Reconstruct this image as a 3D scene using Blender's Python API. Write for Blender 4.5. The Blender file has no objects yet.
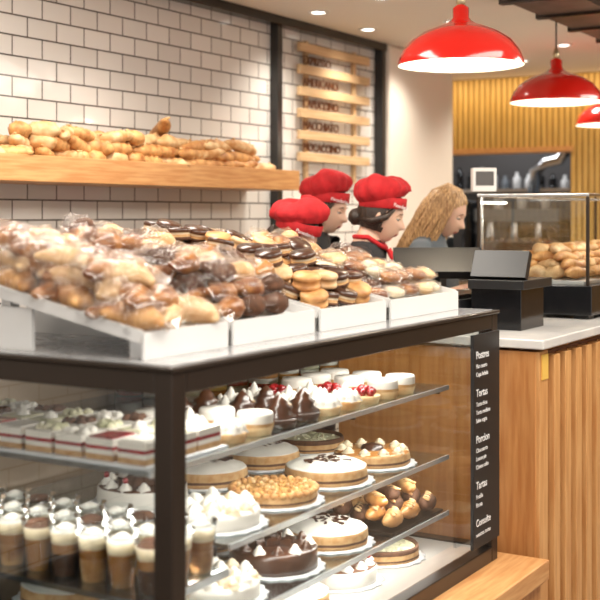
import bpy, math, random
from math import sin, cos, pi, exp, radians
from mathutils import Matrix, Vector, noise as mnoise
random.seed(7)
S = bpy.context.scene
T = Matrix.Translation
def R(a, ax): return Matrix.Rotation(a, 4, ax)
def SC(x, y, z): return Matrix.Diagonal((x, y, z, 1))
U = random.uniform

# ------------------------------------------------------------------ materials
def mat(name, col, rough=.5, metal=0, col2=None, scale=8, stretch=(1, 1, 1), bump=0, emit=0, coat=0,
        lo=.35, hi=.65, bscale=None, sheen=0, detail=4, sss=0, emitcol=None):
    m = bpy.data.materials.new(name); m.use_nodes = True
    nt = m.node_tree; N = nt.nodes; L = nt.links
    b = N["Principled BSDF"]
    b.inputs["Base Color"].default_value = (*col, 1)
    b.inputs["Roughness"].default_value = rough
    b.inputs["Metallic"].default_value = metal
    b.inputs["Coat Weight"].default_value = coat
    b.inputs["Coat Roughness"].default_value = .08
    if sss:
        b.inputs["Subsurface Weight"].default_value = sss
        b.inputs["Subsurface Scale"].default_value = .01
    if emit:
        b.inputs["Emission Color"].default_value = (*(emitcol or col), 1)
        b.inputs["Emission Strength"].default_value = emit
    if col2 or bump:
        tc = N.new("ShaderNodeTexCoord"); mp = N.new("ShaderNodeMapping")
        mp.inputs["Scale"].default_value = stretch
        L.new(tc.outputs["Object"], mp.inputs["Vector"])
        n = N.new("ShaderNodeTexNoise"); n.inputs["Scale"].default_value = scale
        n.inputs["Detail"].default_value = detail
        L.new(mp.outputs[0], n.inputs["Vector"])
        if col2:
            r = N.new("ShaderNodeValToRGB")
            r.color_ramp.elements[0].position = lo; r.color_ramp.elements[1].position = hi
            r.color_ramp.elements[0].color = (*col, 1); r.color_ramp.elements[1].color = (*col2, 1)
            L.new(n.outputs["Fac"], r.inputs["Fac"]); L.new(r.outputs["Color"], b.inputs["Base Color"])
        if bump:
            n2 = n
            if bscale:
                n2 = N.new("ShaderNodeTexNoise"); n2.inputs["Scale"].default_value = bscale
                L.new(mp.outputs[0], n2.inputs["Vector"])
            bp = N.new("ShaderNodeBump"); bp.inputs["Strength"].default_value = bump
            bp.inputs["Distance"].default_value = .01
            L.new(n2.outputs["Fac"], bp.inputs["Height"]); L.new(bp.outputs["Normal"], b.inputs["Normal"])
    return m

def glass(name, tint=(.96, .985, .975), k=1.0, rough=0.0, crinkle=False, base=0.0, glcol=(1, 1, 1)):
    m = bpy.data.materials.new(name); m.use_nodes = True
    nt = m.node_tree; N = nt.nodes; L = nt.links; N.clear()
    o = N.new("ShaderNodeOutputMaterial"); mx = N.new("ShaderNodeMixShader")
    tr = N.new("ShaderNodeBsdfTransparent"); tr.inputs[0].default_value = (*tint, 1)
    gl = N.new("ShaderNodeBsdfGlossy"); gl.inputs["Roughness"].default_value = rough
    gl.inputs["Color"].default_value = (*glcol, 1)
    fr = N.new("ShaderNodeLayerWeight"); fr.inputs["Blend"].default_value = .25 * k
    L.new(tr.outputs[0], mx.inputs[1]); L.new(gl.outputs[0], mx.inputs[2])
    mt = N.new("ShaderNodeMath"); mt.operation = 'MULTIPLY_ADD'
    if crinkle:
        tc = N.new("ShaderNodeTexCoord"); n = N.new("ShaderNodeTexNoise")
        n.inputs["Scale"].default_value = 45; n.inputs["Detail"].default_value = 3; n.inputs["Distortion"].default_value = 1.5
        L.new(tc.outputs["Object"], n.inputs["Vector"])
        bp = N.new("ShaderNodeBump"); bp.inputs["Strength"].default_value = .9; bp.inputs["Distance"].default_value = .02
        L.new(n.outputs["Fac"], bp.inputs["Height"]); L.new(bp.outputs[0], gl.inputs["Normal"])
        mt.inputs[1].default_value = .4; mt.inputs[2].default_value = .04
    else:
        mt.inputs[1].default_value = 1; mt.inputs[2].default_value = base
    L.new(fr.outputs["Fresnel"], mt.inputs[0]); L.new(mt.outputs[0], mx.inputs[0])
    L.new(mx.outputs[0], o.inputs[0])
    return m

M_ = {}
def d(k, *a, **kw): M_[k] = mat(k, *a, **kw)
d('metal_dark', (.045, .032, .024), .3, .6)
d('black', (.012, .012, .013), .35)
d('black_gloss', (.008, .008, .009), .12)
d('steel', (.6, .6, .6), .25, 1)
d('white_plastic', (.74, .74, .73), .3)
d('white_wall', (.80, .74, .66), .8, bump=.05, scale=40)
d('ceiling', (.82, .77, .69), .9, bump=.03, scale=40)
d('marble', (.75, .73, .70), .15, col2=(.62, .61, .60), scale=6)
d('casetop', (.46, .46, .47), .10, col2=(.34, .34, .35), scale=30)
d('wood_x', (.54, .24, .08), .45, col2=(.68, .37, .15), scale=6, stretch=(1, 9, 14), bump=.06)
d('wood_z', (.48, .19, .055), .4, col2=(.60, .28, .095), scale=5, stretch=(12, 12, 1), bump=.06)
d('wood_z2', (.58, .27, .09), .4, col2=(.72, .39, .15), scale=5, stretch=(12, 12, 1), bump=.06)
d('wood_dark', (.14, .045, .013), .6)
d('wood_pale', (.56, .36, .19), .5, col2=(.70, .49, .28), scale=6, stretch=(1, 9, 14))
d('slat', (.56, .34, .09), .5, col2=(.66, .42, .13), scale=5, stretch=(5, 5, 1))
d('slat_gap', (.30, .16, .04), .7)
d('floor', (.22, .18, .15), .35, col2=(.27, .23, .19), scale=4)
d('red_enamel', (.60, .010, .005), .18, coat=.6)
d('white_enamel', (.9, .86, .78), .3)
d('bulb', (1, .9, .7), .5, emit=14, emitcol=(1, .88, .68))
d('spot', (1, .95, .85), .5, emit=10)
d('brass', (.5, .4, .25), .3, 1)
d('crust', (.36, .13, .03), .5, col2=(.72, .40, .15), scale=22, bump=.25, lo=.3, hi=.62)
d('crust2', (.54, .26, .085), .6, col2=(.82, .60, .33), scale=18, bump=.25)
d('pastry', (.16, .046, .012), .35, col2=(.50, .22, .065), scale=28, bump=.25, coat=.3)
d('pastry_pale', (.52, .28, .11), .5, col2=(.78, .56, .32), scale=25, bump=.2)
d('choc', (.040, .014, .007), .28, col2=(.08, .03, .014), scale=25, bump=.1, coat=.4)
d('cocoa', (.14, .055, .024), .8, col2=(.075, .03, .012), scale=60, bump=.3)
d('cream', (.80, .76, .69), .45, bump=.12, scale=40)
d('toasted', (.76, .66, .48), .5, bump=.12, scale=40, col2=(.52, .28, .10), lo=.48, hi=.72)
d('cream2', (.76, .64, .45), .5, bump=.12, scale=40)
d('sponge', (.60, .38, .18), .8, col2=(.48, .25, .09), scale=60, bump=.3)
d('crumble', (.68, .40, .13), .7, col2=(.36, .15, .035), scale=70, bump=.7)
d('green', (.50, .50, .30), .6, col2=(.74, .69, .52), scale=40, bump=.3)
d('berry', (.42, .008, .015), .15, col2=(.20, .004, .01), scale=30, coat=.6, bump=.3)
d('caramel', (.50, .22, .06), .2, coat=.6)
d('doily', (.80, .81, .83), .55, bump=.3, scale=120)
d('shelf_edge', (.66, .70, .72), .2, .5)
d('case_floor', (.60, .58, .55), .2)
d('case_back', (.36, .26, .17), .3, .2)
d('skin', (.58, .33, .23), .5, sss=.12)
d('skin2', (.66, .42, .31), .5, sss=.12)
d('lip', (.46, .12, .10), .4)
d('eye_white', (.6, .57, .54), .2)
d('iris', (.03, .015, .01), .1)
d('brow', (.12, .06, .035), .7)
d('hair_dark', (.016, .009, .006), .4, col2=(.04, .02, .012), scale=30, stretch=(6, 6, 1), bump=.4)
d('hair_blonde', (.22, .105, .038), .4, col2=(.66, .42, .20), scale=30, stretch=(5, 5, 1), bump=.5)
d('cap', (.54, .012, .018), .8, bump=.4, scale=30, col2=(.40, .008, .012))
d('shirt', (.02, .02, .022), .75, bump=.2, scale=30)
d('shirt_grey', (.10, .12, .14), .75, bump=.2, scale=30)
d('trousers', (.03, .035, .06), .8)
d('yellow', (.80, .50, .10), .5)
d('kitchen', (.09, .085, .085), .6)
d('kitchen_blue', (.16, .18, .20), .3)
d('duct', (.20, .15, .12), .5, .3, col2=(.12, .09, .07), scale=5)
d('white_ink', (.85, .85, .85), .6)
d('frame_gloss', (.02, .018, .017), .25)
M_['glass'] = glass('glass', k=1.3, base=.04)
M_['shelf'] = glass('glass_shelf', (.84, .90, .90), 1.4, .15, base=.25, glcol=(.88, .93, .95))
M_['cup'] = glass('cup_plastic', (.92, .95, .95), 1.1, .1)
M_['wrap'] = glass('cellophane_wrap', (.97, .97, .97), 1.2, .10, True)
# tiles
def tile_mat():
    m = bpy.data.materials.new('subway_tile'); m.use_nodes = True
    N = m.node_tree.nodes; L = m.node_tree.links; b = N["Principled BSDF"]
    tc = N.new("ShaderNodeTexCoord"); sp = N.new("ShaderNodeSeparateXYZ"); cb = N.new("ShaderNodeCombineXYZ")
    L.new(tc.outputs["Object"], sp.inputs[0]); L.new(sp.outputs["X"], cb.inputs["X"]); L.new(sp.outputs["Z"], cb.inputs["Y"])
    br = N.new("ShaderNodeTexBrick"); br.inputs["Scale"].default_value = 1
    br.inputs["Brick Width"].default_value = .172; br.inputs["Row Height"].default_value = .083
    br.inputs["Mortar Size"].default_value = .0035; br.inputs["Mortar Smooth"].default_value = .1
    br.inputs["Color1"].default_value = (.82, .80, .77, 1); br.inputs["Color2"].default_value = (.72, .70, .67, 1)
    br.inputs["Mortar"].default_value = (.12, .105, .095, 1)
    L.new(cb.outputs[0], br.inputs["Vector"]); L.new(br.outputs["Color"], b.inputs["Base Color"])
    b.inputs["Roughness"].default_value = .12
    n = N.new("ShaderNodeTexNoise"); n.inputs["Scale"].default_value = 7; n.inputs["Detail"].default_value = 1
    L.new(tc.outputs["Object"], n.inputs["Vector"])
    bp0 = N.new("ShaderNodeBump"); bp0.inputs["Strength"].default_value = .25; bp0.inputs["Distance"].default_value = .01
    L.new(n.outputs["Fac"], bp0.inputs["Height"])
    bp = N.new("ShaderNodeBump"); bp.invert = True; bp.inputs["Strength"].default_value = .7; bp.inputs["Distance"].default_value = .003
    L.new(br.outputs["Fac"], bp.inputs["Height"]); L.new(bp0.outputs[0], bp.inputs["Normal"]); L.new(bp.outputs[0], b.inputs["Normal"])
    return m
M_['tile'] = tile_mat()

# ------------------------------------------------------------------ mesh builder
class MB:
    def __init__(s): s.v = []; s.f = []; s.m = []; s.s = []; s.names = []
    def mi(s, k):
        if k not in s.names: s.names.append(k)
        return s.names.index(k)
    def add(s, v, f, k, M=None, smooth=True):
        o = len(s.v)
        s.v += [tuple(M @ Vector(p)) if M is not None else tuple(p) for p in v]
        for i, q in enumerate(f):
            s.f.append(tuple(a + o for a in q))
            s.m.append(s.mi(k[i] if isinstance(k, list) else k)); s.s.append(smooth)
    def box(s, a, b, k, M=None):
        x0, y0, z0 = a; x1, y1, z1 = b
        v = [(x0, y0, z0), (x1, y0, z0), (x1, y1, z0), (x0, y1, z0), (x0, y0, z1), (x1, y0, z1), (x1, y1, z1), (x0, y1, z1)]
        f = [(3, 2, 1, 0), (4, 5, 6, 7), (0, 1, 5, 4), (1, 2, 6, 5), (2, 3, 7, 6), (3, 0, 4, 7)]
        s.add(v, f, k, M, False)
    def lathe(s, prof, k, M=None, seg=28, rf=None, zf=None, smooth=True):
        v = []; f = []; ks = []
        n = len(prof)
        for i, (r, z) in enumerate(prof):
            for j in range(seg):
                a = 2 * pi * j / seg
                rr = r * (rf(a, i) if rf else 1)
                zz = z + (zf(a, i) if zf else 0)
                v.append((rr * cos(a), rr * sin(a), zz))
        for i in range(n - 1):
            for j in range(seg):
                f.append((i * seg + j, i * seg + (j + 1) % seg, (i + 1) * seg + (j + 1) % seg, (i + 1) * seg + j))
                ks.append(k[i] if isinstance(k, list) else k)
        s.add(v, f, ks, M, smooth)
    def ell(s, c, r, k, M=None, seg=14, ring=9, nz=0, ns=20, rot=None):
        v = []; f = []
        off = Vector((U(0, 50), U(0, 50), U(0, 50)))
        base = T(Vector(c)) @ (rot if rot is not None else Matrix())
        for i in range(ring + 1):
            th = pi * i / ring
            for j in range(seg):
                a = 2 * pi * j / seg
                p = Vector((sin(th) * cos(a), sin(th) * sin(a), cos(th)))
                q = 1 + (nz * mnoise.noise(p * ns * .1 + off) if nz else 0)
                v.append(base @ Vector((p.x * r[0] * q, p.y * r[1] * q, p.z * r[2] * q)))
        for i in range(ring):
            for j in range(seg):
                f.append((i * seg + j, (i + 1) * seg + j, (i + 1) * seg + (j + 1) % seg, i * seg + (j + 1) % seg))
        s.add(v, f, k, M)
    def tube(s, pts, rad, k, M=None, seg=10, flat=1.0):
        pts = [Vector(p) for p in pts]; v = []; f = []
        n = len(pts); up = Vector((0, 0, 1))
        for i, p in enumerate(pts):
            t = (pts[min(i + 1, n - 1)] - pts[max(i - 1, 0)]).normalized()
            u = up if abs(t.dot(up)) < .9 else Vector((1, 0, 0))
            a = t.cross(u).normalized(); b = a.cross(t).normalized()
            r = rad[i] if isinstance(rad, (list, tuple)) else rad
            for j in range(seg):
                w = 2 * pi * j / seg
                v.append(p + a * cos(w) * r + b * sin(w) * r * flat)
        for i in range(n - 1):
            for j in range(seg):
                f.append((i * seg + j, i * seg + (j + 1) % seg, (i + 1) * seg + (j + 1) % seg, (i + 1) * seg + j))
        f.append(tuple(reversed(range(seg)))); f.append(tuple((n - 1) * seg + j for j in range(seg)))
        s.add(v, f, k, M)
    def obj(s, name, parent=None, bevel=0, origin=None):
        me = bpy.data.meshes.new(name)
        xs = [p[0] for p in s.v]; ys = [p[1] for p in s.v]; zs = [p[2] for p in s.v]
        o = Vector(origin) if origin else Vector(((min(xs) + max(xs)) / 2, (min(ys) + max(ys)) / 2, min(zs)))
        me.from_pydata([(p[0] - o.x, p[1] - o.y, p[2] - o.z) for p in s.v], [], s.f)
        for k in s.names: me.materials.append(M_[k])
        me.polygons.foreach_set("material_index", s.m); me.polygons.foreach_set("use_smooth", s.s)
        me.update()
        ob = bpy.data.objects.new(name, me); ob.location = o
        S.collection.objects.link(ob)
        if bevel:
            b = ob.modifiers.new('bevel', 'BEVEL'); b.width = bevel; b.segments = 2; b.limit_method = 'ANGLE'
        if parent: par(ob, parent)
        return ob
def par(ob, e):
    ob.parent = e; ob.matrix_parent_inverse = T(-e.location)
def empty(name, loc):
    e = bpy.data.objects.new(name, None); e.location = loc; e.empty_display_size = .1
    S.collection.objects.link(e); return e
def simple_box(name, a, b, k, bevel=0, origin=None):
    mb = MB(); mb.box(a, b, k); return mb.obj(name, bevel=bevel, origin=origin)
def text(body, name, loc, size, k, parent, rot=(pi / 2, 0, 0), ext=.001, align='LEFT'):
    c = bpy.data.curves.new(name, 'FONT'); c.body = body; c.size = size; c.extrude = ext; c.align_x = align
    c.materials.append(M_[k])
    o = bpy.data.objects.new(name, c); o.location = loc; o.rotation_euler = rot
    S.collection.objects.link(o); par(o, parent); return o
def area(name, loc, sx, sy, en, col, rot, parent=None):
    l = bpy.data.lights.new(name, 'AREA'); l.shape = 'RECTANGLE'; l.size = sx; l.size_y = sy; l.energy = en; l.color = col
    o = bpy.data.objects.new(name, l); o.location = loc; o.rotation_euler = rot; S.collection.objects.link(o)
    if parent: par(o, parent)
    return o

# ------------------------------------------------------------------ room
H = 1.55; CZ = 2.62
simple_box('floor', (-2.5, -3, -.1), (10.5, 6, 0), 'floor')
simple_box('ceiling', (-2.5, -3, CZ), (10.5, 6, CZ + .1), 'ceiling')
simple_box('wall_back', (-2.5, 3.5, 0), (6.70, 3.7, CZ), 'tile', origin=(0, 3.5, .035))
simple_box('wall_side', (6.70, 3.42, 0), (7.68, 6, CZ), 'white_wall', bevel=.02)
mb = MB()
mb.box((8.8, -3, 0), (8.95, 2.96, CZ), 'slat_gap')
mb.box((8.8, 2.96, 2.07), (8.95, 6, CZ), 'slat_gap')
mb.box((8.8, 2.96, 0), (8.95, 6, 1.0), 'slat_gap')
y = .2
while y < 6:
    z0 = 2.07 if y > 2.93 else 0
    mb.box((8.778, y, z0), (8.8, y + .034, CZ - .01), 'slat'); y += .046
mb.box((8.76, 2.93, 2.03), (8.97, 6, 2.07), 'wood_x')
mb.obj('wall_far')
# unseen shop front with windows, added for reflections in the case glass
mb = MB()
mb.box((-2.5, -3.1, 0), (8.8, -3.0, .5), 'wood_z'); mb.box((-2.5, -3.1, 2.35), (8.8, -3.0, CZ), 'white_wall')
for x in (-2.5, -.3, 1.6, 3.4, 5.2, 7.0, 8.55): mb.box((x, -3.1, .5), (x + .25, -3.0, 2.35), 'white_wall')
mb.obj('reflection_wall')
for i, (xa, xb) in enumerate(((-2.25, -.3), (-.05, 1.6), (1.85, 3.4), (3.65, 5.2), (5.45, 7.0), (7.25, 8.55))):
    mb = MB()
    for zz in (.5, 1.35, 2.30): mb.box((xa, -3.08, zz), (xb, -3.03, zz + .05), 'frame_gloss')
    for xx in (xa, (xa + xb) / 2, xb - .05): mb.box((xx, -3.08, .55), (xx + .05, -3.03, 2.30), 'frame_gloss')
    mb.obj('reflection_window_%d' % (i + 1))
# kitchen niche behind the opening
mb = MB()
mb.box((10.2, 2.5, 0), (10.3, 6, CZ), 'kitchen'); mb.box((8.95, 2.4, 0), (10.2, 2.5, CZ), 'kitchen')
mb.obj('wall_kitchen')
e = empty('kitchen_counter', (9.3, 3.9, 0))
mb = MB(); mb.box((9.05, 3.0, 0), (9.65, 4.7, .98), 'kitchen_blue'); mb.box((9.03, 2.98, .98), (9.67, 4.72, 1.02), 'steel')
mb.obj('cabinet', e, .004)
e = empty('espresso_machine', (9.3, 3.45, 1.02))
mb = MB()
mb.box((9.1, 3.15, 1.12), (9.5, 3.8, 1.55), 'black_gloss'); mb.box((9.0, 3.12, 1.5), (9.55, 3.83, 1.60), 'kitchen_blue')
mb.box((9.0, 3.12, 1.02), (9.5, 3.83, 1.12), 'steel')
for yy in (3.3, 3.5, 3.7):
    mb.lathe([(0, 1.34), (.035, 1.34), (.035, 1.42), (.02, 1.5)], 'steel', T((9.05, yy, 0)), 14)
    mb.tube([(9.05, yy, 1.37), (8.93, yy, 1.34)], [.014, .018], 'black', seg=8)
    mb.lathe([(0, 1.60), (.035, 1.60), (.04, 1.68), (.037, 1.68), (.03, 1.61)], 'white_plastic', T((9.2, yy, 0)), 14)
mb.obj('body', e, .008)
e = empty('exhaust_duct', (9.6, 3.3, 2.6))
mb = MB()
pts = [(9.3, 3.10, 2.62), (9.3, 3.12, 2.25), (9.3, 3.14, 2.08), (9.3, 3.22, 1.99), (9.3, 3.33, 1.97), (9.3, 3.42, 1.90), (9.3, 3.44, 1.72)]
mb.tube(pts, .05, 'steel', seg=16)
for i in range(6): mb.tube([(9.3, 3.12, 2.4 - i * .04), (9.3, 3.12, 2.39 - i * .04)], .055, 'steel', seg=16)
mb.obj('hose', e)
for nm, x, yy, c, hh in (('coffee_grinder', 9.3, 4.0, 'black_gloss', .62), ('coffee_grinder', 9.3, 4.25, 'steel', .56)):
    mb = MB()
    mb.lathe([(0, 0), (.08, 0), (.08, .04), (.055, .06), (.06, hh * .6), (.045, hh * .62), (.08, hh), (.082, hh + .02), (0, hh + .03)], c, T((x, yy, 1.02)), 20)
    mb.tube([(x - .04, yy, 1.2), (x - .13, yy, 1.18)], .018, 'steel', seg=8)
    mb.obj(nm)
mb = MB()
mb.box((9.95, 2.9, 1.75), (10.2, 4.6, 1.78), 'steel')
for i in range(14):
    yy = 3.0 + i * .11; h_ = U(.06, .15)
    mb.lathe([(0, 1.78), (.035, 1.78), (.035, 1.78 + h_), (.015, 1.8 + h_), (.015, 1.83 + h_), (0, 1.83 + h_)], random.choice(['black_gloss', 'kitchen_blue', 'steel', 'caramel', 'white_plastic']), T((10.08, yy, 0)), 12)
mb.obj('bottle_shelf')
e = empty('kitchen_fill_light', (9.6, 3.8, 2.6)); mb = MB(); mb.box((9.5, 3.2, 2.59), (9.7, 4.4, 2.62), 'white_plastic'); mb.obj('fill_housing', e)  # fill light and its box, added to brighten the kitchen niche
area('niche_fill', (9.6, 3.8, 2.58), .1, 1.1, 12, (.95, .97, 1), (0, 0, 0), e)

# black steel frame on the wall
mb = MB()
mb.box((2.5, 3.43, 2.572), (6.69, 3.5, CZ), 'frame_gloss')
mb.box((5.445, 3.45, 0), (5.495, 3.5, 2.572), 'frame_gloss')
mb.box((6.65, 3.44, 0), (6.69, 3.5, 2.572), 'frame_gloss')
mb.obj('trim_1', bevel=.003)
simple_box('baseboard_back', (-2.5, 3.47, 0), (5.43, 3.5, .1), 'black')

# menu board
e = empty('menu_board', (6.05, 3.46, 1.75))
mb = MB()
for x in (5.78, 6.34): mb.box((x, 3.475, 1.74), (x + .03, 3.498, 2.53), 'wood_pale')
zs = [2.46 - i * .122 for i in range(6)]
for z in zs: mb.box((5.68, 3.45, z), (6.50, 3.475, z + .050), 'wood_pale')
mb.obj('planks', e, .002)
words = ['EXPRESSO', 'AMERICANO', 'CAPUCCINO', 'MACCHIATO', 'MOCACCINO']
for w, z in zip(words, zs):
    text(w, 'lettering', (5.74, 3.47, z - .062), .068, 'wood_dark', e, ext=.003)

# ceiling duct / beam
e = empty('ceiling_duct', (6.8, 1.7, 2.45))
mb = MB(); mb.box((4.75, 1.62, 2.47), (8.75, 1.93, CZ), 'duct')
for i in range(9): mb.box((4.85 + i * .45, 1.60, 2.455), (4.89 + i * .45, 1.95, CZ), 'metal_dark')
mb.tube([(4.75, 1.5, 2.5), (8.7, 1.5, 2.5)], .035, 'duct', seg=14)
for i in range(5): mb.box((4.9 + i * .9, 1.49, 2.5), (4.92 + i * .9, 1.51, CZ), 'metal_dark')
mb.obj('duct_body', e)

# downlights
for i, (x, yy) in enumerate([(5.25, 2.72), (5.45, 3.2), (6.1, 3.25), (6.75, 3.15), (6.1, 2.72), (7.9, 3.0), (7.3, 2.5), (3.9, 2.9), (2.6, 2.9)]):
    mb = MB()
    mb.lathe([(.0, -.002), (.038, -.002)], 'spot', T((x, yy, CZ)), 20)
    mb.lathe([(.038, -.002), (.04, -.008), (.055, -.006), (.057, 0)], 'white_plastic', T((x, yy, CZ)), 20)
    o = mb.obj('ceiling_downlight')
    l = bpy.data.lights.new('downlight_lamp', 'SPOT'); l.energy = 44; l.spot_size = 2.2; l.spot_blend = .9; l.color = (1, .91, .78); l.shadow_soft_size = .08
    lo = bpy.data.objects.new('lamp', l); lo.location = (x, yy, CZ - .03); S.collection.objects.link(lo); par(lo, o)

# ------------------------------------------------------------------ bread shelf on wall
mb = MB()
x0, x1 = 1.9, 5.22
mb.box((x0, 3.2, 1.675), (x1, 3.5, 1.70), 'wood_x')
mb.box((x0, 3.175, 1.675), (x1, 3.2, 1.775), 'wood_x')
mb.box((x1 - .025, 3.2, 1.70), (x1, 3.5, 1.76), 'wood_x'); mb.box((x0, 3.2, 1.70), (x0 + .025, 3.5, 1.76), 'wood_x')
mb.obj('bread_shelf', bevel=.003)
def baguette(mb, c, L, r, yaw, k='crust', tilt=0, twist=0):
    n = 18; pts = []; rad = []
    bend = U(-.03, .03)
    for i in range(n + 1):
        t = i / n * 2 - 1
        pts.append((t * L / 2, bend * (t * t), 0))
        rad.append(r * max(.10, (1 - abs(t) ** 2.6) ** .6) * (1 + (.13 if twist else .07) * sin(i * 2.2)))
    mb.tube(pts, rad, k, T(Vector(c)) @ R(yaw, 'Z') @ R(tilt, 'Y'), seg=12, flat=.85)
    for i in range(4):
        t = (i - 1.5) / 2.4
        mb.ell((t * L / 2, 0, r * .70), (r * .8, r * .2, r * .2), 'crust2', T(Vector(c)) @ R(yaw, 'Z') @ R(tilt, 'Y'), 8, 5, rot=R(.6, 'Z'))
mb = MB()
for layer in range(4):
    x = 2.0
    while x < 4.22:
        for yy in (3.25, 3.335, 3.42):
            if layer == 3 and random.random() < .5: continue
            if U(0, 1) < .15 and layer > 1: continue
            if random.random() < .72:
                baguette(mb, (x + U(-.03, .03), yy, 1.735 + layer * .046), U(.15, .23), U(.030, .036), U(-.6, .6) if yy < 3.4 else U(-.25, .25), random.choice(['crust', 'crust', 'crust2']), U(-.25, .25), 1)
            else:
                mb.ell((x + U(-.02, .02), yy, 1.735 + layer * .046 + U(-.006, .006)), (U(.05, .08), U(.034, .042), .034),
                   random.choice(['crust', 'crust2']), None, 14, 9, .2, 20, R(U(-.7, .7), 'Z'))
        x += .11
mb.obj('bread_rolls')
mb = MB()
for layer in range(4):
    for i in range(8):
        for yy in (3.25, 3.335, 3.42):
            xx = 4.37 + i * .11 + U(-.03, .03)
            if xx > 5.00 - layer * .05 or (layer == 3 and random.random() < .5): continue
            baguette(mb, (xx, yy, 1.736 + layer * .045 + U(-.005, .005)), U(.27, .36), .034, U(-.16, .16), random.choice(['crust', 'crust2', 'crust']), U(-.12, .12))
baguette(mb, (4.27, 3.32, 1.935), .28, .033, .9, 'crust', .2)
mb.obj('baguettes')

# ------------------------------------------------------------------ main display case
CX0, CX1, CY0, CY1, CT, CB = 1.82, 3.45, 1.39, 2.30, 1.25, .52
mb = MB()
mb.box((1.80, 1.27, 0), (3.50, 2.32, .44), 'wood_z')
mb.box((1.78, 1.25, .44), (3.52, 2.34, .50), 'wood_x')
mb.obj('case_plinth', bevel=.004)
case = empty('display_case', (2.6, 1.85, .5))
mb = MB(); p = .045
for x in (CX0, CX1 - p):
    for yy in (CY0, CY1 - p): mb.box((x, yy, .5), (x + p, yy + p, CT), 'metal_dark')
for z0, z1 in ((.5, .545), (CT - .045, CT)):
    for yy in (CY0, CY1 - p): mb.box((CX0 + p, yy, z0), (CX1 - p, yy + p, z1), 'metal_dark')
    for x in (CX0, CX1 - p): mb.box((x, CY0 + p, z0), (x + p, CY1 - p, z1), 'metal_dark')
mb.box((CX0 - .006, CY0 - .006, CT), (CX1 + .006, CY0 + .012, CT + .010), 'metal_dark')
mb.box((CX0 - .006, CY1 - .012, CT), (CX1 + .006, CY1 + .006, CT + .010), 'metal_dark')
mb.box((CX0 - .006, CY0 + .012, CT), (CX0 + .012, CY1 - .012, CT + .010), 'metal_dark')
mb.box((CX1 - .012, CY0 + .012, CT), (CX1 + .006, CY1 - .012, CT + .010), 'metal_dark')
mb.obj('frame', case, .003)
mb = MB()
mb.box((CX0 + .013, CY0 + .013, CT), (CX1 - .013, CY1 - .013, CT + .012), 'casetop'); mb.obj('top_panel', case)
mb = MB()
mb.box((CX0 + p, CY1 - .03, .545), (CX1 - p, CY1 - .015, CT - .045), 'case_back')
mb.box((CX0 + p, CY0 + p, .505), (CX1 - p, CY1 - p, .54), 'case_floor')
mb.obj('back_panel', case)
mb = MB()
q = [(0, 1, 2, 3)]
def quad(a, b, c, e_): mb.add([a, b, c, e_], q, 'glass', None, False)
gy = CY0 + .02; gx = CX0 + .02; gx2 = CX1 - .02
quad((CX0 + p, gy, .545), (CX1 - p, gy, .545), (CX1 - p, gy, CT - .045), (CX0 + p, gy, CT - .045))
quad((gx, CY1 - p, .545), (gx, CY0 + p, .545), (gx, CY0 + p, CT - .045), (gx, CY1 - p, CT - .045))
quad((gx2, CY0 + p, .545), (gx2, CY1 - p, .545), (gx2, CY1 - p, CT - .045), (gx2, CY0 + p, CT - .045))
mb.obj('glass_panes', case)
SH = [1.04, .832, .665]
mb = MB()
for i, z in enumerate(SH):
    xs = CX0 + p + .01 if i != 1 else 2.15
    mb.box((xs, 1.49, z - .010), (3.30, 2.24, z), 'shelf')
    mb.box((xs, 1.484, z - .012), (3.30, 1.49, z + .001), 'shelf_edge')
mb.box((CX0 + p + .01, 1.49, .768), (2.145, 2.24, .78), 'shelf'); mb.box((CX0 + p + .01, 1.484, .766), (2.145, 1.49, .781), 'shelf_edge')
for x in (2.148, 2.78, 3.31):
    mb.box((x - .008, 2.22, .54), (x + .008, 2.25, CT - .05), 'metal_dark')
    for z in SH: mb.box((x - .004, 1.52, z - .03), (x + .004, 2.22, z - .0105), 'metal_dark')
mb.obj('shelves', case)
for z, en in ((CT - .055, 4.5), (SH[0] - .036, 3.4), (SH[1] - .036, 2.8), (SH[2] - .036, 2.2)):
    area('led_strip', (2.62, 1.53, z), 1.35, .03, en, (1, .95, .88), (radians(22), 0, 0), case)
area('led_strip', (1.90, 1.85, SH[0] - .022), .03, .7, 1.4, (1, .95, .88), (0, 0, 0), case)

# price panel on the glass
e = empty('price_sign', (3.33, 1.385, .56))
mb = MB(); mb.box((3.235, 1.378, .575), (3.435, 1.388, 1.20), 'black'); mb.obj('panel', e, .001)
zz = 1.13
for head, lines in (('Postres', ['Flan casero', 'Copa helada']), ('Tortas', ['Torta chica', 'Torta mediana', 'Selva negra']),
                    ('Porcion', ['Chocotorta', 'Lemon pie', 'Cheese cake']), ('Tartas', ['Frutilla', 'Ricota'])):
    text(head, 'heading', (3.25, 1.376, zz), .032, 'white_ink', e, ext=.0005); zz -= .028
    for l in lines: text(l, 'line', (3.25, 1.376, zz), .018, 'white_ink', e, ext=.0003); zz -= .024
    zz -= .035
text('Consulte', 'heading', (3.25, 1.376, .64), .03, 'white_ink', e, ext=.0005)
text('nuestras tortas', 'line', (3.25, 1.376, .61), .018, 'white_ink', e, ext=.0003)

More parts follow.
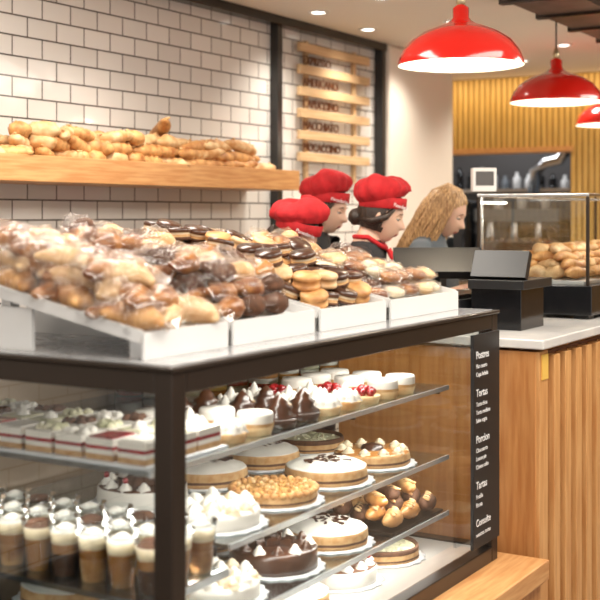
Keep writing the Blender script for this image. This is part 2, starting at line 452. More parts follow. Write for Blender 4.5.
# ------------------------------------------------------------------ cakes
def swirl(mb, x, y, z, r, h, k='cream', M=None):
    n = 7; prof = []
    for i in range(n + 1):
        t = i / n; prof.append((r * (1 - t) ** .7 * (1 + .16 * sin(i * 2.6)), z + h * t))
    mb.lathe(prof, k, T((x, y, 0)) if M is None else M @ T((x, y, 0)), 10, rf=lambda a, i: 1 + .12 * cos(5 * a + i * .9))
def cake(kind, x, y, z, r=.11):
    mb = MB(); M = T((x, y, z)) @ R(U(0, 6), 'Z')
    mb.lathe([(0, .001), (r * 1.16, .001), (r * 1.17, .003), (r * .9, .0045), (0, .0045)], 'doily', M, 72, rf=lambda a, i: 1 + (.03 * cos(18 * a) if i in (1, 2) else 0))
    spec = {'meringue_cake': ('cream', 'cream', .04), 'chocolate_cake': ('choc', 'choc', .055), 'crumble_tart': ('sponge', 'crumble', .032),
            'strawberry_cake': ('cream', 'cream', .045), 'pistachio_cake': ('sponge', 'green', .032), 'caramel_cake': ('sponge', 'caramel', .04),
            'black_forest_cake': ('cream', 'cocoa', .05), 'cream_cake': ('sponge', 'cream', .045)}[kind]
    side, top, h = spec
    b = .0046
    mb.lathe([(0, b), (r, b), (r * 1.01, h * .3), (r * 1.01, h * .45), (r, h * .75), (r * .985, h * .93), (r * .94, h), (0, h + .002)],
             [side, side, 'cocoa' if side == 'sponge' else side, side, side, top, top], M, 40,
             rf=lambda a, i: 1 + .012 * sin(9 * a + i))
    if kind == 'meringue_cake':
        for rr, n in ((.8, 12), (.5, 8), (.18, 3)):
            for i in range(n):
                a = 2 * pi * i / n + rr
                swirl(mb, r * rr * cos(a), r * rr * sin(a), h - .003, U(.020, .027), U(.018, .032), random.choice(['cream', 'cream', 'toasted']), M)
    elif kind in ('crumble_tart',):
        for i in range(110):
            a = U(0, 2 * pi); rr = r * .88 * math.sqrt(random.random())
            mb.ell((rr * cos(a), rr * sin(a), h + .002), (.008, .007, .006), random.choice(['crumble', 'crumble', 'crust2']), M, 6, 4)
        for i in range(30):
            a = 2 * pi * i / 30; mb.ell((r * .96 * cos(a), r * .96 * sin(a), h), (.011, .011, .009), 'crust', M, 8, 5)
    elif kind == 'chocolate_cake':
        for i in range(12):
            a = 2 * pi * i / 12; swirl(mb, r * .8 * cos(a), r * .8 * sin(a), h - .003, .018, .024, 'choc' if i % 2 else 'cream', M)
        for i in range(14):
            a = U(0, 6.28); rr = U(0, .5) * r
            mb.box((-.014, -.002, 0), (.014, .002, .02), 'choc', M @ T((rr * cos(a), rr * sin(a), h)) @ R(U(0, 3), 'Z') @ R(U(-.5, .5), 'X'))
    elif kind == 'strawberry_cake':
        for i in range(34):
            a = i * 2.4; rr = r * .72 * math.sqrt(i / 34)
            mb.ell((rr * cos(a), rr * sin(a), h + .006), (.013, .012, .014), 'berry', M, 9, 6)
        for i in range(16):
            a = 2 * pi * i / 16; swirl(mb, r * .87 * cos(a), r * .87 * sin(a), h - .003, .015, .024, 'cream', M)
    elif kind == 'pistachio_cake':
        mb.lathe([(r * .9, h), (r * .96, h + .010), (r * 1.0, h + .004), (r * 1.0, h - .004)], 'cocoa', M, 40)
        for i in range(50):
            a = U(0, 2 * pi); rr = r * .8 * math.sqrt(random.random())
            mb.ell((rr * cos(a), rr * sin(a), h + .002), (.006, .005, .004), 'green', M, 6, 4)
    elif kind == 'caramel_cake':
        for i in range(10):
            a = 2 * pi * i / 10; swirl(mb, r * .8 * cos(a), r * .8 * sin(a), h - .003, .02, .020, 'cream2', M)
        mb.lathe([(0, h + .02), (.03, h + .012), (.035, h)], 'choc', M, 20)
    elif kind == 'black_forest_cake':
        for i in range(12):
            a = 2 * pi * i / 12
            swirl(mb, r * .8 * cos(a), r * .8 * sin(a), h - .003, .019, .022, 'cream', M)
            if i % 2: mb.ell((r * .8 * cos(a), r * .8 * sin(a), h + .022), (.008, .008, .008), 'berry', M, 8, 6)
        mb.lathe([(0, h + .022), (.03, h + .018), (.05, h)], 'cocoa', M, 20, rf=lambda a, i: 1 + .2 * cos(5 * a))
    else:
        mb.lathe([(0, h + .016), (r * .4, h + .015), (r * .72, h + .010), (r * .88, h)], 'cream', M, 40, rf=lambda a, i: 1 + .05 * cos(8 * a))
        for i in range(26):
            a = U(0, 6.28); rr = r * U(.1, .55); mb.box((-.012, -.0015, 0), (.012, .0015, .012), 'choc', M @ T((rr * cos(a), rr * sin(a), h + .012)) @ R(U(0, 3), 'Z') @ R(1.2, 'X'))
    mb.obj(kind)
def row(z, y, xs, ks):
    for x, k in zip(xs, ks): cake(k, x, y, z, .110 + U(-.002, .002))
row(SH[1], 1.628, [2.285, 2.55, 2.815, 3.08], ['meringue_cake', 'crumble_tart', 'cream_cake', 'caramel_cake'])
row(SH[1], 1.895, [2.36, 2.63, 2.90, 3.17], ['black_forest_cake', 'cream_cake', 'cream_cake', 'pistachio_cake'])
row(SH[2], 1.628, [2.02, 2.285, 2.55, 2.815], ['cream_cake', 'meringue_cake', 'chocolate_cake', 'cream_cake'])
row(SH[2], 1.895, [2.09, 2.36, 2.63, 2.90, 3.165], ['cream_cake', 'caramel_cake', 'crumble_tart', 'cream_cake', 'cream_cake'])
row(.54, 1.640, [2.36, 2.63, 2.895, 3.16], ['chocolate_cake', 'cream_cake', 'black_forest_cake', 'pistachio_cake'])
row(.54, 1.910, [2.5, 2.78, 3.05, 3.32], ['cream_cake', 'crumble_tart', 'meringue_cake', 'caramel_cake'])
# filled rolls, tier 3 right end
mb = MB()
mb.box((2.96, 1.50, SH[2]), (3.29, 1.74, SH[2] + .006), 'metal_dark')
for i in range(3):
    for j in range(4):
        baguette(mb, (3.025 + i * .11, 1.53 + j * .055, SH[2] + .032 + (j % 2) * .01), .12, .026, .35, ['crust', 'caramel', 'cocoa', 'cocoa'][(i + j) % 4])
for i in range(3): baguette(mb, (3.04 + i * .10, 1.6, SH[2] + .075), .12, .024, .9, ['caramel', 'cocoa', 'crust'][i])
mb.obj('eclairs')

# top tier small desserts
def tart(mb, x, y, z, kind, r=.045):
    M = T((x, y, z))
    mb.lathe([(0, 0), (r * .85, 0), (r, .02), (r * .95, .022), (0, .02)], 'crust2' if kind != 'dark' else 'choc', M, 20, rf=lambda a, i: 1 + .03 * cos(12 * a))
    if kind == 'berry':
        for i in range(9):
            a = i * 2.4; mb.ell((.011 * math.sqrt(i) * cos(a), .011 * math.sqrt(i) * sin(a), .03 + .006 * (i < 4)), (.012, .012, .012), 'berry', M, 8, 6)
    elif kind == 'cream':
        for i in range(6):
            a = i * pi / 3; swirl(mb, r * .6 * cos(a), r * .6 * sin(a), .02, .018, .03, 'cream', M)
        swirl(mb, 0, 0, .028, .02, .04, 'cream', M)
    elif kind == 'dark':
        swirl(mb, 0, 0, .02, r * .9, .06, 'choc', M)
    elif kind == 'flat':
        mb.lathe([(r * .95, .02), (r * .97, .045), (r * .9, .052), (0, .053)], 'cream', M, 20)
        mb.lathe([(r * 1.0, .02), (r * 1.0, .028)], 'sponge', M, 20)
e_names = {'berry': 'strawberry_tartlets', 'cream': 'meringue_tartlets', 'dark': 'chocolate_mousse_tartlets', 'flat': 'cream_tartlets'}
groups = {'cream': [], 'berry': [], 'dark': [], 'flat': []}
lay = {0: 'cream', 1: 'flat', 2: 'dark', 3: 'dark', 4: 'cream', 5: 'cream', 6: 'berry', 7: 'flat', 8: 'flat'}
for c in range(9):
    for r_ in range(3):
        k = lay[min(8, c + (r_ == 2))]
        groups[k].append((2.23 + c * .108, 1.545 + r_ * .108))
for k, l in groups.items():
    mb = MB()
    for (x, y) in l: tart(mb, x, y, SH[0], k)
    mb.obj(e_names[k])
mb = MB()
for c in range(6):
    for r_ in range(4):
        if c < 2 and r_ < 1: continue
        x, y = 2.66 + c * .115, 1.88 + r_ * .10
        if x > 3.27: continue
        M = T((x, y, SH[0]))
        for t in range(2):
            zb = t * .068
            cols = ['berry', 'cream', 'yellow', 'green', 'caramel', 'cream']; random.shuffle(cols)
            zz = zb + .003
            for i in range(4): mb.lathe([(.0, zz), (.043, zz), (.043, zz + .014), (0, zz + .014)], cols[i], M, 16); zz += .014
            mb.lathe([(0, zb), (.046, zb), (.048, zb + .063), (.05, zb + .066), (0, zb + .067)], 'cup', M, 20)
mb.obj('fruit_dessert_cups')
# slices on near end of top tier
mb = MB()
mb.box((1.885, 1.50, 1.04), (2.165, 2.2, 1.046), 'doily')
for r_ in range(8):
    y = 1.515 + r_ * .085
    for c in range(3):
        x = 1.895 + c * .09
        z = 1.046
        for th, k in ((.012, 'sponge'), (.010, 'cream'), (.008, 'berry'), (.014, 'cream')):
            mb.box((x, y, z), (x + .082, y + .072, z + th), k); z += th
        if (r_ // 2) % 2 or c == 2:
            for i in range(12): mb.ell((x + U(.015, .065), y + U(.01, .06), z), (.013, .011, .012), ['green', 'cocoa', 'cream'][(r_ + c) % 3], None, 7, 5)
        elif c == 1:
            mb.box((x + .005, y + .005, z), (x + .077, y + .067, z + .003), 'green')
            swirl(mb, x + .04, y + .036, z, .02, .02, 'cream')
        else:
            mb.box((x + .005, y + .005, z), (x + .077, y + .067, z + .003), 'berry' if r_ % 2 else 'cream')
mb.obj('layered_cake_slices')
# cups
mb = MB()
for c in range(3):
    for r_ in range(9):
        M = T((1.935 + c * .083, 1.53 + r_ * .078, .7802))
        mb.lathe([(0, .002), (.024, .002), (.029, .05)], ['cocoa', 'caramel', 'crust'][(r_ + c) % 3], M, 18)
        mb.lathe([(.029, .05), (.0305, .07)], 'caramel', M, 18)
        mb.lathe([(.0305, .07), (.033, .095), (0, .10)], ['cream2', 'cream'], M, 18)
        if (r_ + c) % 4: swirl(mb, 0, 0, .095, .031, .018, 'cream', M)
        else: mb.lathe([(.032, .095), (.02, .108), (0, .11)], 'cocoa', M, 18)
        mb.lathe([(.025, 0), (.037, .11), (.039, .112)], 'cup', M, 18)
mb.obj('trifle_cups')

# ------------------------------------------------------------------ trays & pastries on top
def trayz(y): return 1.305 + .20 * (y - 1.5)
trays = [(1.86, 2.15), (2.17, 2.52), (2.55, 2.90), (2.93, 3.38)]
ang = math.atan(.20)
for (a, b) in trays:
    mb = MB(); top = CT + .0125
    Mx = T((0, 1.5, 1.30)) @ R(ang, 'X')
    L_ = .66
    mb.box((a, 0, -.004), (b, L_, .0), 'white_plastic', Mx)
    mb.box((a, 0, 0), (a + .005, L_, .022), 'white_plastic', Mx); mb.box((b - .005, 0, 0), (b, L_, .022), 'white_plastic', Mx)
    mb.box((a, L_ - .005, 0), (b, L_, .05), 'white_plastic', Mx)
    mb.box((a, 1.490, top), (b, 1.496, 1.318), 'white_plastic')
    mb.box((a + .01, 1.80, top), (a + .02, 2.11, trayz(1.80) - .012), 'white_plastic')
    for x in (a + .03, b - .06):
        mb.box((x, 2.08, top), (x + .03, 2.11, trayz(2.08) - .01), 'white_plastic')
        mb.box((x, 1.52, top), (x + .03, 1.55, trayz(1.52) - .012), 'white_plastic')
    mb.obj('pastry_tray')
def croissant(mb, M, L=.13, r=.03, k='pastry', n=18, wrap=True):
    pts = []; rad = []
    for i in range(n + 1):
        t = i / n * 2 - 1
        pts.append((t * L / 2, .35 * L * t * t - .1 * L, 0))
        rad.append(r * (.22 + .78 * (1 - t * t)) * (1 + .13 * abs(sin(i * pi / 3))))
    mb.tube(pts, rad, k, M, seg=10, flat=.85)
    if wrap:
        mb.ell((0, .01, .004), (L * .60, r * 1.5, r * 1.02), 'wrap', M, 12, 8, .5, 25)
        for sx in (-1, 1):
            mb.add([(sx * L * .55, .01, 0), (sx * L * .72, -.02, .012), (sx * L * .74, .012, -.004), (sx * L * .72, .04, .012)],
                   [(0, 1, 2), (0, 2, 3)], 'wrap', M, True)
def pile(name, xr, fn, layers=2, dx=.1, dy=.075, yr=(1.55, 2.12), h=.045, z0=.03):
    mb = MB()
    for l in range(layers):
        x = xr[0] + .05 + l * .02
        while x < xr[1] - .035:
            y = yr[0] + l * .03
            while y < yr[1] - l * .01:
                if not (l == layers - 1 and random.random() < .3):
                    M = T((x + U(-.012, .012), y + U(-.01, .01), trayz(y) + z0 + l * h + U(-.004, .004))) @ R(ang, 'X')
                    fn(mb, M, x, y)
                y += dy
            x += dx
    return mb.obj(name)
def palm(mb, M, x, y):
    croissant(mb, M @ R(U(-.6, .6) + .6, 'Z') @ R(U(-.25, .25), 'X'), .12, .029, random.choice(['pastry', 'pastry', 'caramel', 'pastry_pale', 'crust2', 'cocoa']))
def cro(mb, M, x, y):
    croissant(mb, M @ R(U(-.8, .8) + 1.4, 'Z') @ R(U(-.2, .2), 'X'), .125, .031, random.choice(['pastry', 'pastry', 'pastry', 'crust', 'pastry_pale']))
pile('wrapped_croissants', trays[0], cro, 3, .10, .082, h=.033, z0=.026)
pile('wrapped_sweet_rolls', trays[1], palm, 3, .10, .08, h=.033, z0=.026)
def alf(mb, M, x, y):
    Mm = M @ R(U(-.35, .35), 'X') @ R(U(-.3, .3), 'Y'); r = .036
    mb.lathe([(0, -.018), (r, -.017), (r * 1.03, -.012), (r, -.007), (r * .93, -.006), (r * .96, 0), (r * .93, .005), (r, .006), (r * 1.03, .012), (r * .95, .018), (0, .019)],
             ['choc', 'choc', 'cocoa', 'sponge', 'sponge', 'cream2', 'sponge', 'cocoa', 'choc', 'choc'] if random.random() < .75 else random.choice(['pastry_pale', 'crust']), Mm, 18)
pile('chocolate_alfajores', trays[2], alf, 3, .078, .078, h=.034, z0=.024)
def mixed(mb, M, x, y):
    if y > 1.75: (alf if random.random() < .4 else palm)(mb, M, x, y)
    else:
        k = random.choice(['crust2', 'cocoa', 'cream2', 'pastry'])
        mb.ell((0, 0, 0), (.036, .03, .016), k, M @ R(U(0, 3), 'Z'), 12, 8, .15)
        mb.ell((0, 0, .0), (.045, .037, .022), 'wrap', M, 12, 8, .5, 25)
pile('wrapped_cookies', trays[3], mixed, 2, .085, .072, h=.030, z0=.018)

# ------------------------------------------------------------------ right counter
cnt = empty('service_counter', (5.6, 1.68, 0))
mb = MB()
mb.box((3.62, 1.345, .0), (8.0, 2.03, 1.12), 'wood_z')
x = 3.72
mb.box((3.60, 1.312, 0), (3.68, 1.345, 1.12), 'wood_z2')
while x < 7.95:
    mb.box((x, 1.305, .08), (x + .058, 1.345, 1.10), 'wood_z2'); x += .11
mb.obj('body', cnt, .002)
mb = MB(); mb.box((3.595, 1.325, .02), (3.62, 2.03, 1.12), 'wood_z'); mb.obj('end_panel', cnt)
mb = MB(); mb.box((3.68, 1.338, .1), (7.9, 1.3449, 1.11), 'wood_dark'); mb.obj('backing', cnt)
mb = MB(); mb.box((3.58, 1.29, 1.13), (8.02, 2.06, 1.16), 'marble'); mb.obj('worktop', cnt, .004)
mb = MB(); mb.box((3.62, 1.309, 1.03), (3.675, 1.312, 1.11), 'yellow'); mb.obj('label', cnt)

# second glass case
g2 = empty('pastry_display_case', (5.0, 1.63, 1.16))
a0, a1, b0, b1 = 4.4, 5.9, 1.41, 1.86
mb = MB()
mb.box((a0 - .03, b0 - .02, 1.175), (a1 + .03, b1 + .02, 1.285), 'black_gloss')
for x in (a0, a1 - .06):
    for yy in (b0, b1 - .06): mb.box((x, yy, 1.16), (x + .06, yy + .06, 1.175), 'black')
for x in (a0, a1 - .012):
    for yy in (b0, b1 - .012): mb.box((x, yy, 1.285), (x + .012, yy + .012, 1.62), 'metal_dark')
mb.box((a0, b0, 1.62), (a1, b0 + .012, 1.632), 'steel'); mb.box((a0, b1 - .012, 1.62), (a1, b1, 1.632), 'steel')
mb.box((a0, b0 + .012, 1.62), (a0 + .014, b1 - .012, 1.632), 'steel'); mb.box((a1 - .014, b0 + .012, 1.62), (a1, b1 - .012, 1.632), 'steel')
mb.box((a0 + .03, b0 + .03, 1.285), (a1 - .03, b1 - .03, 1.30), 'white_plastic')
mb.obj('frame', g2, .002)
mb = MB()
quad((a0 + .012, b0 + .006, 1.287), (a1 - .012, b0 + .006, 1.287), (a1 - .012, b0 + .006, 1.62), (a0 + .012, b0 + .006, 1.62))
quad((a0 + .006, b1 - .012, 1.287), (a0 + .006, b0 + .012, 1.287), (a0 + .006, b0 + .012, 1.62), (a0 + .006, b1 - .012, 1.62))
quad((a0, b1 - .006, 1.287), (a1, b1 - .006, 1.287), (a1, b1 - .006, 1.62), (a0, b1 - .006, 1.62))
quad((a0, b0, 1.626), (a1, b0, 1.626), (a1, b1, 1.626), (a0, b1, 1.626))
mb.obj('glass_panes', g2)
mb = MB()
for l in range(4):
    x = a0 + .09 + l * .03
    while x < a1 - .1:
        y = b0 + .08 + l * .03
        while y < b1 - .07 - l * .02:
            M = T((x + U(-.01, .01), y + U(-.01, .01), 1.328 + l * .028)) @ R(U(0, 3), 'Z')
            if random.random() < .75: croissant(mb, M @ R(U(-.3, .3), 'X'), .10, .026, random.choice(['crust2', 'crust', 'crust', 'pastry_pale']), 12, False)
            else: mb.ell((0, 0, 0), (.042, .036, .027), 'crust2', M, 12, 8, .2)
            y += .08
        x += .09
mb.obj('croissants')
area('led_strip', (5.1, 1.44, 1.61), 1.3, .02, 3, (1, .93, .82), (radians(25), 0, 0), g2)

# cash register
e = empty('cash_register', (4.0, 1.8, 1.16))
mb = MB()
mb.box((3.78, 1.66, 1.16), (4.12, 2.0, 1.26), 'black')
mb.box((3.775, 1.70, 1.18), (3.78, 1.96, 1.24), 'black_gloss')
mb.box((3.80, 1.68, 1.26), (4.10, 1.98, 1.275), 'metal_dark')
mb.box((3.92, 1.80, 1.275), (3.98, 1.86, 1.37), 'black')
Mt = T((3.93, 1.82, 1.38)) @ R(radians(30), 'Z') @ R(radians(55), 'Y')
mb.box((-.012, -.17, -.07), (.02, .15, .075), 'black', Mt)
mb.box((.02, -.155, -.06), (.023, .135, .06), 'black_gloss', Mt)
mb.obj('terminal', e, .004)
e = empty('receipt_printer', (3.9, 1.55, 1.16))
mb = MB()
mb.box((3.83, 1.46, 1.16), (4.05, 1.64, 1.30), 'black_gloss')
mb.box((3.80, 1.44, 1.30), (4.08, 1.64, 1.33), 'black', None)
mb.box((-.02, -.10, 0), (.01, .10, .10), 'black', T((3.86, 1.55, 1.33)) @ R(radians(25), 'Y'))
mb.box((3.98, 1.50, 1.325), (3.983, 1.60, 1.40), 'white_plastic')
mb.obj('body', e, .006)
# scale with pole display
e = empty('shop_scale', (4.73, 1.96, 1.16))
mb = MB()
mb.box((4.66, 1.89, 1.16), (4.86, 2.03, 1.22), 'white_plastic'); mb.box((4.65, 1.892, 1.225), (4.87, 2.032, 1.24), 'steel')
mb.box((4.73, 1.95, 1.22), (4.77, 1.99, 1.225), 'black')
mb.tube([(4.78, 2.0, 1.24), (4.78, 2.0, 1.65)], .010, 'steel', seg=12)
Ms = T((4.78, 1.99, 1.70)) @ R(radians(31), 'Z')
mb.box((-.035, -.05, -.05), (.035, .05, .05), 'white_plastic', Ms)
mb.box((-.038, -.038, -.025), (-.035, .038, .035), 'kitchen', Ms)
mb.obj('scale_body', e, .004)

# ------------------------------------------------------------------ pendant lamps
def pendant(x, y, z, r):
    e = empty('pendant_lamp', (x, y, z)); mb = MB(); M = T((x, y, z))
    out = [(r, 0), (r * .995, .015), (r * .93, .05), (r * .80, .088), (r * .60, .118), (r * .40, .136), (r * .25, .148), (r * .17, .160), (r * .13, .17), (r * .13, .205), (r * .08, .215), (.012, .218)]
    mb.lathe(out, 'red_enamel', M, 56)
    inn = [(r, 0), (r * .975, .004), (r * .97, .015), (r * .91, .047), (r * .78, .084), (r * .58, .113), (r * .38, .13), (.0, .14)]
    mb.lathe(inn, 'white_enamel', M, 56)
    mb.lathe([(.012, .216), (.016, .222), (.016, .24), (.006, .27)], 'brass', M, 16)
    mb.obj('shade', e)
    mb = MB(); mb.tube([(x, y, z + .265), (x, y, CZ)], .004, 'black', seg=8)
    mb.lathe([(0, CZ - .03), (.04, CZ - .028), (.05, CZ)], 'black', T((x, y, 0)), 20); mb.obj('cord', e)
    mb = MB(); mb.lathe([(0, .045), (.025, .05), (.032, .07), (.025, .095), (.015, .11), (.015, .135)], 'bulb', M, 16); mb.obj('bulb', e)
    l = bpy.data.lights.new('pendant_light', 'POINT'); l.energy = 7; l.color = (1, .87, .68); l.shadow_soft_size = .035
    o = bpy.data.objects.new('light', l); o.location = (x, y, z + .02); S.collection.objects.link(o); par(o, e)
pendant(3.97, 1.74, 2.085, .225)
pendant(5.67, 1.98 - .0, 2.10, .225)
pendant(7.40, 2.22, 2.11, .225)

# ------------------------------------------------------------------ people
def make_head(mb, M, skin):
    nu, nv = 56, 48; v = []; zl = []
    g = lambda a, c, w: exp(-((a - c) / w) ** 2)
    for i in range(nv + 1):
        th = pi * i / nv
        for j in range(nu):
            ph = 2 * pi * j / nu
            x, y, z = sin(th) * cos(ph), sin(th) * sin(ph), cos(th)
            lo = max(0, -z); fr = max(0, x)
            X = x * .094; Y = y * .071; Z = z * .116
            Y *= 1 - .28 * lo ** 1.5
            if x < 0: X *= 1 - .35 * lo
            X += fr * .026 * lo
            yn = Y / .074
            prof = min(1, max(0, (.10 - z) / .36)) if z > -.24 else min(1, max(0, (z + .36) / .12))
            X += fr * .027 * prof * g(yn, 0, .13 + .08 * prof)
            X += fr * .004 * g(z, .2, .1) * g(abs(yn), .35, .3)
            X -= fr * .011 * g(z, .04, .10) * g(abs(yn), .42, .2)
            X += fr * .008 * g(z, -.47, .05) * g(yn, 0, .24)
            X += fr * .007 * g(z, -.57, .045) * g(yn, 0, .22)
            X -= fr * .005 * g(z, -.69, .05) * g(yn, 0, .3)
            X += fr * .010 * g(z, -.88, .14) * g(yn, 0, .35)
            v.append((X, Y, Z)); zl.append((z, yn, fr))
    f = []; ks = []
    for i in range(nv):
        for j in range(nu):
            a = i * nu + j; f.append((a, (i + 1) * nu + j, (i + 1) * nu + (j + 1) % nu, i * nu + (j + 1) % nu))
            z, yn, fr = zl[a]
            ks.append('lip' if (abs(z + .52) < .065 and abs(yn) < .26 and fr > .3) else skin)
    mb.add(v, f, ks, M)
    for s in (-1, 1):
        mb.ell((.0755, s * .030, .004), (.0095, .0125, .0062), 'eye_white', M, 12, 8)
        mb.ell((.083, s * .030, .003), (.0026, .005, .0048), 'iris', M, 10, 6)
        mb.ell((.0757, s * .030, .0085), (.0108, .0140, .0062), skin, M, 12, 8)
        mb.tube([(.083, s * .018, .0050), (.0875, s * .030, .0055), (.080, s * .044, .0040)], [.0010, .0014, .0008], 'iris', M, 6)
        mb.tube([(.089, s * .014, .025), (.0895, s * .03, .029), (.078, s * .047, .024)], [.0018, .0024, .001], 'brow', M, 6)
        mb.ell((-.008, s * .074, -.012), (.016, .007, .028), skin, M, 12, 8, rot=R(.2, 'Y'))
        mb.ell((-.004, s * .080, -.010), (.009, .004, .018), skin, M, 10, 6)
def cap(mb, M, ph=0.0):
    Mb = M @ T((-.006, 0, .040)) @ R(radians(-14), 'Y')
    mb.lathe([(.098, -.012), (.101, -.01), (.103, .03), (.100, .034)], 'cap', Mb @ SC(1.03, .86, 1), 40)
    Mp = M @ T((-.020, 0, .070)) @ R(radians(-26), 'Y')
    f = lambda a, i: 1 + ((.04 * sin(13 * a + i * .4) + .035 * sin(7 * a + 1) + .05 * sin(2 * a + ph) + .04 * sin(3 * a + ph * 2)) * (1 if i > 0 else 0) * (.7 if i > 3 else 1))
    zf = lambda a, i: (.008 * sin(3 * a + ph + i * .5) + .010 * sin(a + ph)) * (1 if i > 1 else 0) - (.010 if i in (2, 3) else 0) * max(0, -cos(a))
    mb.lathe([(.096, -.01), (.112, .006), (.122, .022), (.121, .040), (.110, .058), (.088, .074), (.055, .082), (.02, .080), (0, .076)], 'cap', Mp @ SC(1.02, .92, 1.08), 78, rf=f, zf=zf)
def person(name, loc, yaw, scale, hpitch, hyaw=0, hair='hair_dark', hat=True, skin='skin', collar=False, shirt='shirt', ph=0.0):
    W = T(Vector(loc)) @ R(yaw, 'Z') @ SC(scale, scale, scale)
    e = empty(name, loc)
    V = [(0, 0, .93), (0, 0, 1.06), (.005, 0, 1.2), (.012, 0, 1.32), (.012, 0, 1.385), (.024, 0, 1.44), (.036, 0, 1.505)]
    Rr = [(.15, .115), (.12, .10), (.135, .115), (.13, .10), (.075, .07), (.048, .048), (.045, .045)]
    E = [(0, 1), (1, 2), (2, 3), (3, 4), (4, 5), (5, 6)]
    for s in (-1, 1):
        b = len(V)
        V += [(.01, s * .10, 1.345), (.01, s * .172, 1.325), (.01, s * .20, 1.20), (.02, s * .225, 1.09), (.14, s * .19, 1.14), (.25, s * .14, 1.185), (.30, s * .13, 1.19)]
        Rr += [(.065, .065), (.060, .060), (.048, .048), (.038, .038), (.036, .036), (.025, .025), (.026, .018)]
        E += [(3, b)] + [(b + i, b + i + 1) for i in range(6)]
        b = len(V)
        V += [(0, s * .09, .85), (.01, s * .095, .66), (.015, s * .10, .47), (0, s * .10, .27), (-.01, s * .10, .08), (.05, s * .105, .045), (.15, s * .11, .035)]
        Rr += [(.095, .095), (.08, .08), (.058, .058), (.052, .052), (.036, .036), (.038, .038), (.032, .032)]
        E += [(0, b)] + [(b + i, b + i + 1) for i in range(6)]
    me = bpy.data.meshes.new('sk'); me.from_pydata(V, E, []); ob = bpy.data.objects.new('sk', me); S.collection.objects.link(ob)
    sk = ob.modifiers.new('s', 'SKIN'); sk.use_smooth_shade = True
    for i, sv in enumerate(me.skin_vertices[0].data):
        sv.radius = Rr[i]; sv.use_root = (i == 0)
    sb = ob.modifiers.new('u', 'SUBSURF'); sb.levels = 2; sb.render_levels = 2
    dg = bpy.context.evaluated_depsgraph_get(); em = bpy.data.meshes.new_from_object(ob.evaluated_get(dg))
    vs = [v.co.copy() for v in em.vertices]; fs = [tuple(p.vertices) for p in em.polygons]
    bpy.data.objects.remove(ob)
    ks = []
    for p in fs:
        c = sum((vs[i] for i in p), Vector()) / len(p)
        k = shirt
        if c.z > 1.405 and abs(c.y) < .09: k = skin
        elif c.x > .14 and c.z > 1.0: k = skin
        elif c.z < .075: k = 'black'
        elif c.z < .92: k = 'trousers'
        ks.append(k)
    for v in vs:
        if .8 < v.z < 1.4 and abs(v.y) < .16: v.y *= 1.12
        if 1.12 < v.z < 1.32 and v.x > .05 and abs(v.y) < .14: v.x += .02
    mb = MB(); mb.add(vs, fs, ks, W)
    for s in (-1, 1):
        for i, (o, L) in enumerate(((-.024, .062), (-.008, .07), (.008, .066), (.023, .052))):
            y0 = s * .13 + o
            mb.tube([(.305, y0, 1.192), (.325 + L * .3, y0 * 1.0, 1.194), (.325 + L * .7, y0, 1.182), (.32 + L, y0, 1.166)], [.010, .009, .008, .006], skin, W, 8)
        mb.tube([(.285, s * .115, 1.185), (.305, s * .088, 1.18), (.33, s * .078, 1.172)], [.012, .010, .007], skin, W, 8)
    mb.obj('body', e, origin=loc)
    if collar:
        mb = MB()
        n = 24; pts = [(.0 + .064 * cos(a) + .026, .068 * sin(a), 1.412 - .045 * max(0, cos(a)) + .012) for a in [2 * pi * i / n for i in range(n + 1)]]
        mb.tube(pts, .010, 'cap', W, 8)
        mb.tube([(.10, 0, 1.375), (.128, 0, 1.32), (.138, 0, 1.25)], [.012, .012, .010], 'cap', W, 8)
        mb.obj('collar', e)
    HM = W @ T((.028, 0, 1.445)) @ R(hyaw, 'Z') @ R(hpitch, 'Y') @ T((.018, 0, .078)) @ SC(.93, .93, .95)
    mb = MB(); make_head(mb, HM, skin); mb.obj('head', e)
    mb = MB()
    nu, nv = 48, 30; v = []; f = []
    for i in range(nv + 1):
        th = pi * i / nv
        for j in range(nu):
            p_ = 2 * pi * j / nu
            x, y, z = sin(th) * cos(p_), sin(th) * sin(p_), cos(th)
            k = 1 + .02 * sin(p_ * 17 + z * 4)
            v.append((x * .102 * k - .005, y * .080 * k, z * .124 * k + .002))
    for i in range(nv):
        for j in range(nu):
            q_ = (i * nu + j, (i + 1) * nu + j, (i + 1) * nu + (j + 1) % nu, i * nu + (j + 1) % nu)
            c = sum((Vector(v[a]) for a in q_), Vector()) / 4
            if c.x > .025 + max(0, c.z - .02) * .9 and c.z < .085: continue
            if c.z < -.07: continue
            f.append(q_)
    mb.add(v, f, hair, HM)
    if hat:
        mb.ell((-.100, 0, -.040), (.036, .042, .038), hair, HM, 16, 10, .1)
        for s in (-1, 1):
            mb.tube([(.050, s * .066, .04), (.028, s * .080, .0), (-.02, s * .080, -.035), (-.09, s * .03, -.045)], [.008, .014, .017, .01], hair, HM, 8)
    else:
        for ring in range(3):
            for i in range(40):
                a = radians(66) + (2 * pi - radians(132)) * i / 39
                w = .98 + ring * .05 + U(-.02, .02)
                cx, cy = cos(a), sin(a)
                ln = U(-.30, -.23)
                wav = U(0, 6)
                sgn = 1 if cy > 0 else -1
                pts = [(.0 + .05 * cx, .010 * sgn, .124)]
                for t in (.35, .7, 1.0):
                    th = t * pi / 2
                    pts.append((.103 * w * sin(th) * cx - .004, .082 * w * sin(th) * cy, .123 * cos(th) + .004))
                for t in (.25, .5, .75, 1):
                    pts.append((.103 * w * cx - .004 - .012 * t + .006 * sin(wav + t * 4), .086 * w * cy * (1 - .05 * t) + .006 * cos(wav + t * 4), ln * t))
                mb.tube(pts, [.005, .008, .009, .010, .010, .010, .009, .007, .002], hair, HM, 6, .8)
    mb.obj('hair', e)
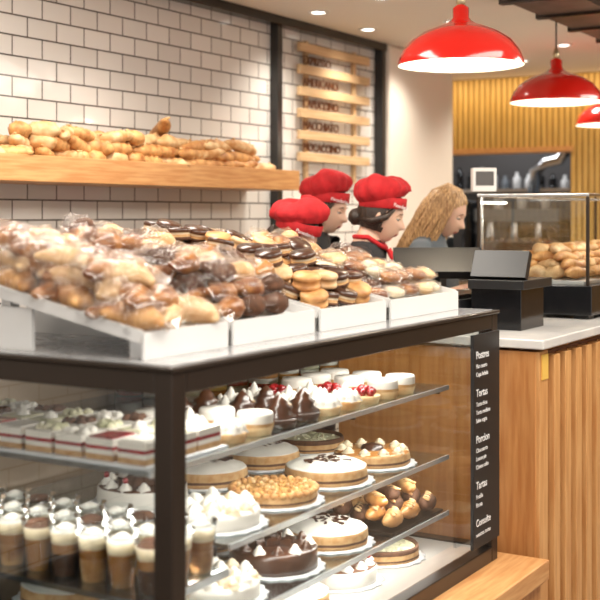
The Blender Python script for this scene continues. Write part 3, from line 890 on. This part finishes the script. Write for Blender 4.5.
    if hat:
        mb = MB(); cap(mb, HM, ph); mb.obj('cap', e)
        c = text('Panaderia', 'cap_lettering', (0, 0, 0), .022, 'white_ink', e, ext=.0004, align='CENTER')
        c.matrix_basis = HM @ T((.075, -.071, .052)) @ R(radians(42), 'Z') @ R(radians(90), 'X')
person('bakery_worker', (3.95, 2.50, 0), radians(-92), .975, radians(30), 0, collar=True, ph=.6)
person('bakery_worker', (4.74, 2.82, 0), radians(-80), 1.045, radians(18), 0, skin='skin2', ph=2.5)
person('bakery_worker', (4.41, 2.37, 0), radians(-70), 1.025, radians(18), radians(5), skin='skin2', collar=True, ph=4.0)
person('bakery_worker', (5.10, 2.40, 0), radians(-80), 1.04, radians(28), 0, hair='hair_blonde', hat=False, skin='skin2', shirt='shirt_grey')

# ------------------------------------------------------------------ lighting
w = bpy.data.worlds.new('World'); S.world = w; w.use_nodes = True
w.node_tree.nodes['Background'].inputs[0].default_value = (1, .97, .94, 1)
w.node_tree.nodes['Background'].inputs[1].default_value = 1.15
def fill_panel(x, y, sx, sy, en):  # unseen fill panels, added outside the view to brighten the room
    e = empty('ceiling_fill_panel', (x, y, CZ)); mb = MB()
    mb.box((x - sx / 2 - .03, y - sy / 2 - .03, CZ - .02), (x + sx / 2 + .03, y + sy / 2 + .03, CZ), 'white_plastic'); mb.obj('fill_housing', e)
    area('room_fill', (x, y, CZ - .025), sx, sy, en, (1, .93, .83), (0, 0, 0), e)
fill_panel(1.2, .6, 1.6, 1.2, 60)
fill_panel(2.6, 2.4, 1.6, .5, 48)
fill_panel(3.4, .4, 1.6, 1.0, 58)
fill_panel(6.2, .4, 1.6, 1.0, 64)
area('cove_light', (8.55, 3.2, CZ - .04), .08, 2.8, 10, (1, .76, .42), (0, radians(-25), 0))

# ------------------------------------------------------------------ camera
cam = bpy.data.cameras.new('camera'); co = bpy.data.objects.new('camera', cam); S.collection.objects.link(co)
cam.sensor_width = 36; cam.lens = 72; cam.clip_start = .05
cam.shift_y = -(300 - 215) / 600
co.location = (0, 0, H)
co.rotation_euler = (pi / 2, 0, radians(31.3) - pi / 2)
cam.dof.use_dof = True; cam.dof.focus_distance = 3.8; cam.dof.aperture_fstop = 3.6
S.camera = co
try:
    S.view_settings.view_transform = 'Standard'; S.view_settings.look = 'None'
    S.view_settings.exposure = -.1
    S.cycles.transparent_max_bounces = 32
except Exception as ex: print(ex)
